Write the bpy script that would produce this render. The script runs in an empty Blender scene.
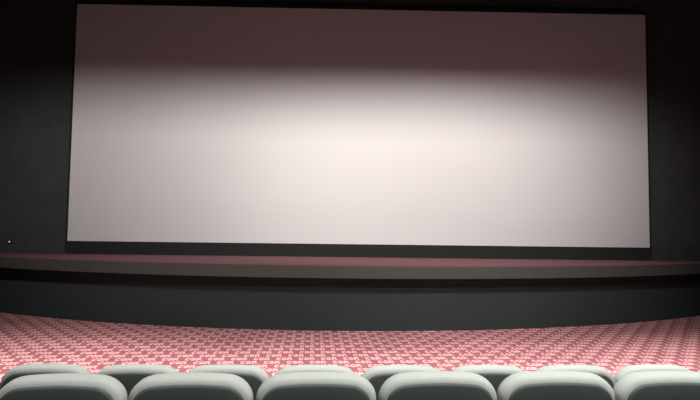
import bpy, bmesh, math, random
from mathutils import Vector, Matrix
random.seed(4)
C = bpy.context.scene.collection
S = bpy.context.scene
rad = math.radians

# ------------------------------------------------------------ camera
YAW, PITCH, ROLL, F = rad(1.0), rad(3.185), rad(0.702), 525.0
fwd = Vector((math.sin(YAW)*math.cos(PITCH), math.cos(YAW)*math.cos(PITCH), math.sin(PITCH)))
r0 = Vector((math.cos(YAW), -math.sin(YAW), 0)); u0 = r0.cross(fwd)
rt = math.cos(ROLL)*r0 + math.sin(ROLL)*u0
up = -math.sin(ROLL)*r0 + math.cos(ROLL)*u0
cam = bpy.data.cameras.new('camera')
cam.sensor_width = 36; cam.lens = 36*F/700; cam.clip_start = 0.05
co = bpy.data.objects.new('camera', cam); C.objects.link(co)
co.matrix_world = Matrix(((rt.x, up.x, -fwd.x, 0), (rt.y, up.y, -fwd.y, 0), (rt.z, up.z, -fwd.z, 2.1), (0, 0, 0, 1)))
S.camera = co

# ------------------------------------------------------------ world, exposure
w = bpy.data.worlds.new('world'); S.world = w; w.use_nodes = True
w.node_tree.nodes['Background'].inputs[0].default_value = (0.02, 0.022, 0.024, 1)
w.node_tree.nodes['Background'].inputs[1].default_value = 1.0
S.view_settings.view_transform = 'Standard'; S.view_settings.look = 'None'
S.view_settings.exposure = 0.0; S.view_settings.gamma = 1.0
S.view_settings.use_curve_mapping = False

# ------------------------------------------------------------ lamps of the hall, plus an added fill
def spot(name, loc, aim, power, size, blend, radius, col):
    l = bpy.data.lights.new(name, 'SPOT'); l.energy = power; l.color = col
    l.spot_size = rad(size); l.spot_blend = blend; l.shadow_soft_size = radius
    o = bpy.data.objects.new(name, l); C.objects.link(o); o.location = loc
    o.rotation_euler = (Vector(aim)-Vector(loc)).to_track_quat('-Z', 'Y').to_euler()
    return o
WARM = (1.0, 0.955, 0.93)
# house lights on the ceiling behind the added light-blocking beam: three washing the screen, five downlights over the red carpet
for x, p in ((-4.7, 2250), (0.4, 2650), (3.4, 3400)):
    spot('screen_wash_light', (x, 4.0, 9.2), (x, 14.0, 3.7), p, 68, 1.0, 0.42, WARM)
for x, p in ((-5.6, 3700), (-2.2, 2800), (1.2, 3300), (4.6, 3300), (8.0, 3000)):
    spot('house_light', (x, 5.6, 9.2), (x, 6.35, 0.0), p, 60, 1.0, 0.20, WARM)
# added soft fill from overhead, lifts the seat tops and back shells
al = bpy.data.lights.new('rear_fill', 'AREA'); al.shape = 'RECTANGLE'; al.size = 3; al.size_y = 1.0
al.energy = 620; al.color = (0.97, 1.0, 0.96); al.spread = rad(110)
ao = bpy.data.objects.new('rear_fill', al); C.objects.link(ao); ao.location = (1.9, 0.2, 9.2)
ao.rotation_euler = (Vector((1.9, 1.5, 0))-Vector((1.9, 0.2, 9.2))).to_track_quat('-Z', 'Y').to_euler()

# ------------------------------------------------------------ materials
def mat(name, col, rough=0.8, spec=0.3, noise=None, sheen=0.0, bump=None):
    m = bpy.data.materials.new(name); m.use_nodes = True
    nt = m.node_tree; b = nt.nodes['Principled BSDF']
    b.inputs['Base Color'].default_value = (*col, 1)
    b.inputs['Roughness'].default_value = rough
    b.inputs['Specular IOR Level'].default_value = spec
    b.inputs['Sheen Weight'].default_value = sheen
    tc = nt.nodes.new('ShaderNodeTexCoord')
    if noise:
        sc, amt = noise
        n = nt.nodes.new('ShaderNodeTexNoise'); n.inputs['Scale'].default_value = sc
        n.inputs['Detail'].default_value = 5
        nt.links.new(tc.outputs['Object'], n.inputs['Vector'])
        mx = nt.nodes.new('ShaderNodeMix'); mx.data_type = 'RGBA'
        mx.inputs['A'].default_value = (*[c*(1-amt) for c in col], 1)
        mx.inputs['B'].default_value = (*[min(1, c*(1+amt)) for c in col], 1)
        nt.links.new(n.outputs['Fac'], mx.inputs['Factor'])
        nt.links.new(mx.outputs['Result'], b.inputs['Base Color'])
    if bump:
        sc, st = bump
        n = nt.nodes.new('ShaderNodeTexNoise'); n.inputs['Scale'].default_value = sc
        nt.links.new(tc.outputs['Object'], n.inputs['Vector'])
        bp = nt.nodes.new('ShaderNodeBump'); bp.inputs['Strength'].default_value = st
        bp.inputs['Distance'].default_value = 0.005
        nt.links.new(n.outputs['Fac'], bp.inputs['Height'])
        nt.links.new(bp.outputs['Normal'], b.inputs['Normal'])
    return m

def carpet_material(angle_deg=-2.878, P=0.36, Rw=0.224, u_off=-0.035, v_off=8.427-0.112):
    """red carpet, pale three-letter print laid half-drop in rows"""
    m = mat('carpet', (0.4, 0.13, 0.14), 0.95, 0.1)
    nt = m.node_tree; N = nt.nodes; L = nt.links
    def M(op, a, b=None, c=None):
        n = N.new('ShaderNodeMath'); n.operation = op
        for i, v in enumerate((a, b, c)):
            if v is None: continue
            if isinstance(v, (int, float)): n.inputs[i].default_value = v
            else: L.new(v, n.inputs[i])
        return n.outputs[0]
    add = lambda a, b: M('ADD', a, b); sub = lambda a, b: M('SUBTRACT', a, b); mul = lambda a, b: M('MULTIPLY', a, b)
    lt = lambda a, b: M('LESS_THAN', a, b); gt = lambda a, b: M('GREATER_THAN', a, b)
    AND = lambda a, b: M('MINIMUM', a, b); OR = lambda a, b: M('MAXIMUM', a, b); NOT = lambda a: sub(1.0, a)
    tc = N.new('ShaderNodeTexCoord'); sp = N.new('ShaderNodeSeparateXYZ'); L.new(tc.outputs['Object'], sp.inputs[0])
    x, y = sp.outputs[0], sp.outputs[1]
    ca, sa = math.cos(rad(angle_deg)), math.sin(rad(angle_deg))
    u = sub(mul(x, ca), mul(y, sa)); v = add(mul(x, sa), mul(y, ca))
    rv = M('DIVIDE', sub(v, v_off), Rw)
    row = M('FLOOR', rv); fy = mul(sub(sub(rv, row), 0.5), Rw)           # -R/2 .. R/2
    odd = M('FLOORED_MODULO', row, 2.0)
    ru = add(M('DIVIDE', sub(u, u_off), P), mul(odd, 0.5))
    lx = mul(sub(ru, M('FLOOR', ru)), P)                                 # 0 .. P
    def dist(cx, cy, a, b):
        dx = M('DIVIDE', sub(lx, cx), a); dy = M('DIVIDE', sub(fy, cy), b)
        return M('SQRT', add(mul(dx, dx), mul(dy, dy)))
    def ring(cx, cy, a, b, inner):
        d = dist(cx, cy, a, b); return AND(lt(d, 1.0), gt(d, inner))
    band = lambda q, lo, hi: AND(gt(q, lo), lt(q, hi))
    b_ = 0.084
    c1, c2, c3 = 0.043, 0.130, 0.214
    Cc = AND(ring(c1, 0, 0.041, b_, 0.42), NOT(AND(gt(lx, c1+0.006), band(fy, -0.03, 0.03))))
    G = AND(ring(c2, 0, 0.041, b_, 0.42), NOT(AND(gt(lx, c2+0.006), band(fy, 0.0, 0.03))))
    G = OR(G, AND(band(lx, c2, c2+0.040), band(fy, -0.022, 0.006)))
    st = AND(band(lx, c3-0.036, c3-0.012), band(fy, -b_, b_))
    bowl = AND(ring(c3-0.012, 0.030, 0.050, 0.054, 0.42), gt(lx, c3-0.014))
    leg = AND(band(add(sub(lx, c3), mul(fy, 0.5)), -0.008, 0.018), band(fy, -b_, 0.0))
    word = OR(OR(Cc, G), OR(OR(st, bowl), leg))
    ns = N.new('ShaderNodeTexNoise'); ns.inputs['Scale'].default_value = 1.3; ns.inputs['Detail'].default_value = 4
    L.new(tc.outputs['Object'], ns.inputs['Vector'])
    wear = N.new('ShaderNodeMapRange'); L.new(ns.outputs['Fac'], wear.inputs[0])
    wear.inputs[1].default_value = 0.3; wear.inputs[2].default_value = 0.7
    wear.inputs[3].default_value = 0.88; wear.inputs[4].default_value = 1.12
    mx = N.new('ShaderNodeMix'); mx.data_type = 'RGBA'
    mx.inputs['A'].default_value = (*BASE_RED, 1); mx.inputs['B'].default_value = (*PRINT_PINK, 1)
    L.new(word, mx.inputs['Factor'])
    hs = N.new('ShaderNodeHueSaturation'); L.new(mx.outputs['Result'], hs.inputs['Color']); L.new(wear.outputs[0], hs.inputs['Value'])
    L.new(hs.outputs['Color'], N['Principled BSDF'].inputs['Base Color'])
    fn = N.new('ShaderNodeTexNoise'); fn.inputs['Scale'].default_value = 160; L.new(tc.outputs['Object'], fn.inputs['Vector'])
    bp = N.new('ShaderNodeBump'); bp.inputs['Strength'].default_value = 0.3; bp.inputs['Distance'].default_value = 0.004
    L.new(fn.outputs['Fac'], bp.inputs['Height']); L.new(bp.outputs['Normal'], N['Principled BSDF'].inputs['Normal'])
    return m
BASE_RED, PRINT_PINK = (0.38, 0.135, 0.14), (0.96, 0.52, 0.54)
M_CARPET = carpet_material()
M_PLAIN = mat('plain_red_carpet', (0.22, 0.105, 0.115), 0.95, 0.1, noise=(9, 0.25), bump=(150, 0.3))
M_WALL = mat('black_wall_fabric', (0.070, 0.073, 0.073), 0.95, 0.05, noise=(3, 0.2), bump=(60, 0.2))
M_CEIL = mat('black_ceiling', (0.02, 0.02, 0.02), 0.95, 0.05, noise=(3, 0.2))
M_SCREEN = mat('matte_screen', (0.80, 0.785, 0.775), 0.9, 0.1, noise=(0.8, 0.015))
M_MASK = mat('black_velvet', (0.034, 0.035, 0.035), 1.0, 0.02, noise=(20, 0.2))
M_PANEL = mat('dark_stage_panel', (0.043, 0.058, 0.057), 0.9, 0.1, noise=(2.2, 0.12), bump=(80, 0.2))
M_LIP = mat('grey_stage_edge', (0.085, 0.088, 0.082), 0.8, 0.2, noise=(5, 0.1))
M_SEAT = mat('pale_grey_upholstery', (0.365, 0.37, 0.35), 0.85, 0.12, noise=(14, 0.05), bump=(220, 0.15))
M_SHELL = mat('charcoal_plastic', (0.058, 0.064, 0.061), 0.7, 0.25, noise=(6, 0.12))
M_TIER = mat('dark_grey_carpet', (0.05, 0.05, 0.05), 0.95, 0.05, noise=(6, 0.3), bump=(150, 0.3))
M_METAL = mat('black_metal', (0.03, 0.03, 0.03), 0.45, 0.5, noise=(10, 0.1))

# ------------------------------------------------------------ helpers
def link(name, bm, m, parent=None, smooth=True):
    me = bpy.data.meshes.new(name)
    bmesh.ops.recalc_face_normals(bm, faces=bm.faces)
    bm.to_mesh(me); bm.free()
    me.materials.append(m)
    for p in me.polygons: p.use_smooth = smooth
    o = bpy.data.objects.new(name, me); C.objects.link(o)
    if parent: o.parent = parent
    return o
def add_box(bm, lo, hi):
    vs = [bm.verts.new((x, y, z)) for x in (lo[0], hi[0]) for y in (lo[1], hi[1]) for z in (lo[2], hi[2])]
    for f in ((0, 1, 3, 2), (4, 6, 7, 5), (0, 4, 5, 1), (2, 3, 7, 6), (0, 2, 6, 4), (1, 5, 7, 3)):
        bm.faces.new([vs[i] for i in f])
def box(name, lo, hi, m, parent=None, bevel=0.0, seg=3):
    bm = bmesh.new(); add_box(bm, lo, hi)
    if bevel: bmesh.ops.bevel(bm, geom=bm.edges[:], offset=bevel, segments=seg, affect='EDGES', profile=0.5)
    return link(name, bm, m, parent, smooth=bool(bevel))
def struct(o): o['kind'] = 'structure'; return o
def tag(o, label, cat, group=None):
    o['label'] = label; o['category'] = cat
    if group: o['group'] = group
    return o
def empty(name, loc, rz=0.0):
    o = bpy.data.objects.new(name, None); C.objects.link(o)
    o.location = loc; o.rotation_euler = (0, 0, rz); o.empty_display_size = 0.2
    return o
def loft(bm, rings, cap=True):
    vr = [[bm.verts.new(p) for p in r] for r in rings]
    n = len(vr[0])
    for a, b in zip(vr, vr[1:]):
        for i in range(n):
            j = (i+1) % n; bm.faces.new((a[i], a[j], b[j], b[i]))
    if cap:
        bm.faces.new(vr[0][::-1]); bm.faces.new(vr[-1])

# ------------------------------------------------------------ the room
XL, XR, YB, YF, H = -9.3, 10.3, -6.0, 14.10, 9.6
struct(box('floor', (XL, 7.2, -0.2), (XR, YF, 0.0), M_CARPET))
struct(box('floor', (XL, 4.3, -0.2), (XR, 7.2, 0.0), M_TIER))  # hidden stretch, made dark to cut the red bounce onto the screen
struct(box('floor', (XL, 3.02, -0.2), (XR, 4.3, 0.24), M_TIER))
struct(box('floor', (XL, 2.0, -0.2), (XR, 3.02, 0.46), M_TIER))
struct(box('floor', (XL, YB, -0.2), (XR, 2.0, 0.69), M_TIER))
struct(box('wall_front', (XL-.2, YF, -0.2), (XR+.2, YF+.2, H), M_WALL))
struct(box('wall_back', (XL-.2, YB-.2, -0.2), (XR+.2, YB, H), M_WALL))
struct(box('wall_left', (XL-.2, YB, -0.2), (XL, YF, H), M_WALL))
struct(box('wall_right', (XR, YB, -0.2), (XR+.2, YF, H), M_WALL))
struct(box('ceiling', (XL-.2, YB-.2, H), (XR+.2, YF+.2, H+.2), M_CEIL))
struct(box('light_blocker_1', (XL, 6.9, 8.13), (XR, 7.1, H), M_CEIL))                # unseen beam, added to keep the house lights off the screen top

# ------------------------------------------------------------ screen
SX0, SX1, SZ0, SZ1 = -7.19, 8.31, 1.703, 8.086
scr = empty('cinema_screen', ((SX0+SX1)/2, YF, SZ0))
tag(scr, 'wide pale grey cinema screen hanging on the black front wall above the stage', 'screen')
hw, hh = (SX1-SX0)/2, SZ1-SZ0
box('canvas', (-hw, -0.10, 0), (hw, -0.08, hh), M_SCREEN, scr)
for lo, hi in (((-hw-.06, -.09, -.343), (hw+.06, -.01, 0)), ((-hw-.06, -.09, hh), (hw+.06, -.01, hh+.10)),
               ((-hw-.06, -.09, 0), (-hw, -.01, hh)), ((hw, -.09, 0), (hw+.06, -.01, hh))):
    box('masking_border', lo, hi, M_MASK, scr)

# ------------------------------------------------------------ stage
def arc(x, y0, R=18.5, xc=0.05): return min(YF-.001, y0 + R - math.sqrt(max(0, R*R-(x-xc)**2)))
def arc_x(y0, R=18.5, xc=0.05):                                            # sample x across, ending where the arc meets the wall
    d = R*R-(R-(YF-.002-y0))**2; h = math.sqrt(d)
    a, b = max(xc-h, XL+.002), min(xc+h, XR-.002)
    return [a+(b-a)*i/72 for i in range(73)]
def slab(bm, y0, z0, z1, thick=None):
    xs = arc_x(y0); prev = None
    for x in xs:
        yf = arc(x, y0); yb = YF-.001 if thick is None else min(YF-.0005, yf+thick)
        q = [bm.verts.new(p) for p in ((x, yf, z0), (x, yf, z1), (x, yb, z1), (x, yb, z0))]
        if prev:
            for i in range(4):
                j = (i+1) % 4; bm.faces.new((prev[i], q[i], q[j], prev[j]))
        else: bm.faces.new(q)
        prev = q
    bm.faces.new(prev[::-1])
stage = empty('stage', (0.3, 0, 0)); stage.location = (0, 0, 0)
tag(stage, 'low dark curved stage with an overhanging grey edge below the screen', 'stage')
bm = bmesh.new(); slab(bm, 10.98, 0.0, 1.105, 0.12); link('front_panel', bm, M_PANEL, stage, smooth=False)
bm = bmesh.new(); slab(bm, 10.70, 1.105, 1.345); link('edge_lip', bm, M_LIP, stage, smooth=False)
bm = bmesh.new(); slab(bm, 10.73, 1.345, 1.36); link('carpet_top', bm, M_PLAIN, stage, smooth=False)

# small pin-point lamp on the front wall, left of the screen
wl = empty('wall_lamp', (-8.73, YF, 1.66))
tag(wl, 'tiny dim lamp on the black wall left of the screen', 'lamp')
bm = bmesh.new(); bmesh.ops.create_cone(bm, cap_ends=True, segments=16, radius1=0.05, radius2=0.04, depth=0.04,
    matrix=Matrix.Translation((0, -0.021, 0)) @ Matrix.Rotation(rad(90), 4, 'X')); link('housing', bm, M_METAL, wl)
mg = mat('lamp_glow', (0.5, 0.5, 0.5)); mg.node_tree.nodes['Principled BSDF'].inputs['Emission Color'].default_value = (0.9, 1, 0.95, 1)
mg.node_tree.nodes['Principled BSDF'].inputs['Emission Strength'].default_value = 0.45
bm = bmesh.new(); bmesh.ops.create_uvsphere(bm, u_segments=12, v_segments=8, radius=0.02, matrix=Matrix.Translation((0, -0.045, 0)))
link('lens', bm, mg, wl)

# ------------------------------------------------------------ seats
HWID, ZB, ZT, REC = 0.283, 0.36, 0.953, rad(6)
def outline(ins):
    """rounded outline of the backrest in (x, s), s measured down from the top"""
    w_ = HWID-ins; top = -ins; bot = -(ZT-ZB)+ins
    rt_ = max(0.03, 0.095-ins*0.7); rb = max(0.02, 0.05-ins*.6)
    pts = []
    def dome(x): return -0.022*(abs(x)/w_)**2.2
    for i in range(9):                                                     # right bottom corner
        a = -math.pi/2 + math.pi/2*i/8; pts.append((w_-rb+rb*math.cos(a), bot+rb+rb*math.sin(a)))
    for i in range(1, 4): pts.append((w_, bot+rb+(top-rt_-.018-bot-rb)*i/4))
    for i in range(13):
        a = math.pi/2*i/12; x = w_-rt_*1.25+rt_*1.25*math.cos(a); pts.append((x, top-rt_+rt_*math.sin(a)+dome(x)))
    for i in range(1, 8):
        x = (w_-rt_*1.25)*(1-2*i/8); pts.append((x, top+dome(x)))
    L_ = [(-x, s) for x, s in pts[:25][::-1]]
    return pts + L_
def ring3(ins, dep):
    c, s_ = math.cos(REC), math.sin(REC)
    return [(x, dep*c - s*s_*1.0, ZT + s*c + dep*s_) for x, s in outline(ins)]
def make_seat():
    root = empty('cinema_chair', (0, 0, 0))
    bm = bmesh.new()
    loft(bm, [ring3(i, d) for i, d in ((.06, .0), (.028, .002), (.012, .009), (.003, .022), (0, .042), (0, .07), (.006, .092), (.02, .11), (.05, .122), (.10, .128))])
    link('backrest', bm, M_SEAT, root)
    bm = bmesh.new()
    loft(bm, [ring3(i, d) for i, d in ((.11, -.013), (.041, -.012), (.034, -.010), (.030, -.005), (.029, .006))])
    link('back_shell', bm, M_SHELL, root)
    y1 = 0.14
    box('seat', (-0.245, y1+.06, 0.34), (0.245, y1+.52, 0.47), M_SEAT, root, bevel=0.045)
    for sx in (-1, 1):
        x0, x1 = (0.246, 0.284) if sx > 0 else (-0.284, -0.246)
        a = box('armrest', (x0, y1+.075, 0.60), (x1, y1+.45, 0.635), M_SHELL, root, bevel=0.012, seg=2)
        bm = bmesh.new()
        xa, xb = x0+.008, x1-.008
        add_box(bm, (xa, y1+.14, 0.02), (xb, y1+.34, 0.605)); add_box(bm, (xa-.004, y1+.10, 0.0), (xb+.004, y1+.40, 0.02))
        link('side_frame', bm, M_METAL, root, smooth=False)
    return root
def copy_seat(src):
    r = src.copy(); C.objects.link(r)
    for ch in list(src.children):
        c = ch.copy(); C.objects.link(c); c.parent = r
    return r
proto = None
def place(p, q, z, label, group, dz=0.0, tilt=0.0):
    global proto
    if proto is None: proto = make_seat(); o = proto
    else: o = copy_seat(proto)
    o.location = ((p[0]+q[0])/2, (p[1]+q[1])/2, z)
    o.rotation_euler = (0, 0, math.atan2(q[1]-p[1], q[0]-p[0])+tilt)
    tag(o, label, 'chair', group)
def row_points(x0, y0, ang, cur, n, w_=0.58):
    P = [(x0, y0)]
    for i in range(n):
        P.append((P[-1][0]+w_*math.cos(ang), P[-1][1]+w_*math.sin(ang))); ang += cur
    return P
ORD = ['leftmost', 'second', 'third', 'fourth', 'fifth', 'sixth', 'seventh', 'eighth']
near = row_points(-1.548, 2.39, 0.059, -0.006, 6)
for i in range(6):
    where = ('leftmost' if i == 0 else 'rightmost' if i == 5 else ORD[i]+' from the left')
    place(near[i], near[i+1], 0.46, 'pale grey cinema chair with dark back shell in the nearest row, '+where, 'grey cinema seats in the nearest row')
far = row_points(-2.181, 3.44, 0.004, 0.006, 9)
for i in range(9):
    where = ('leftmost' if i == 0 else 'ninth from the left' if i == 8 else ORD[i]+' from the left')
    place(far[i], far[i+1], 0.24, 'pale grey cinema chair in the second row beside the red carpet, '+where, 'grey cinema seats in the second row')
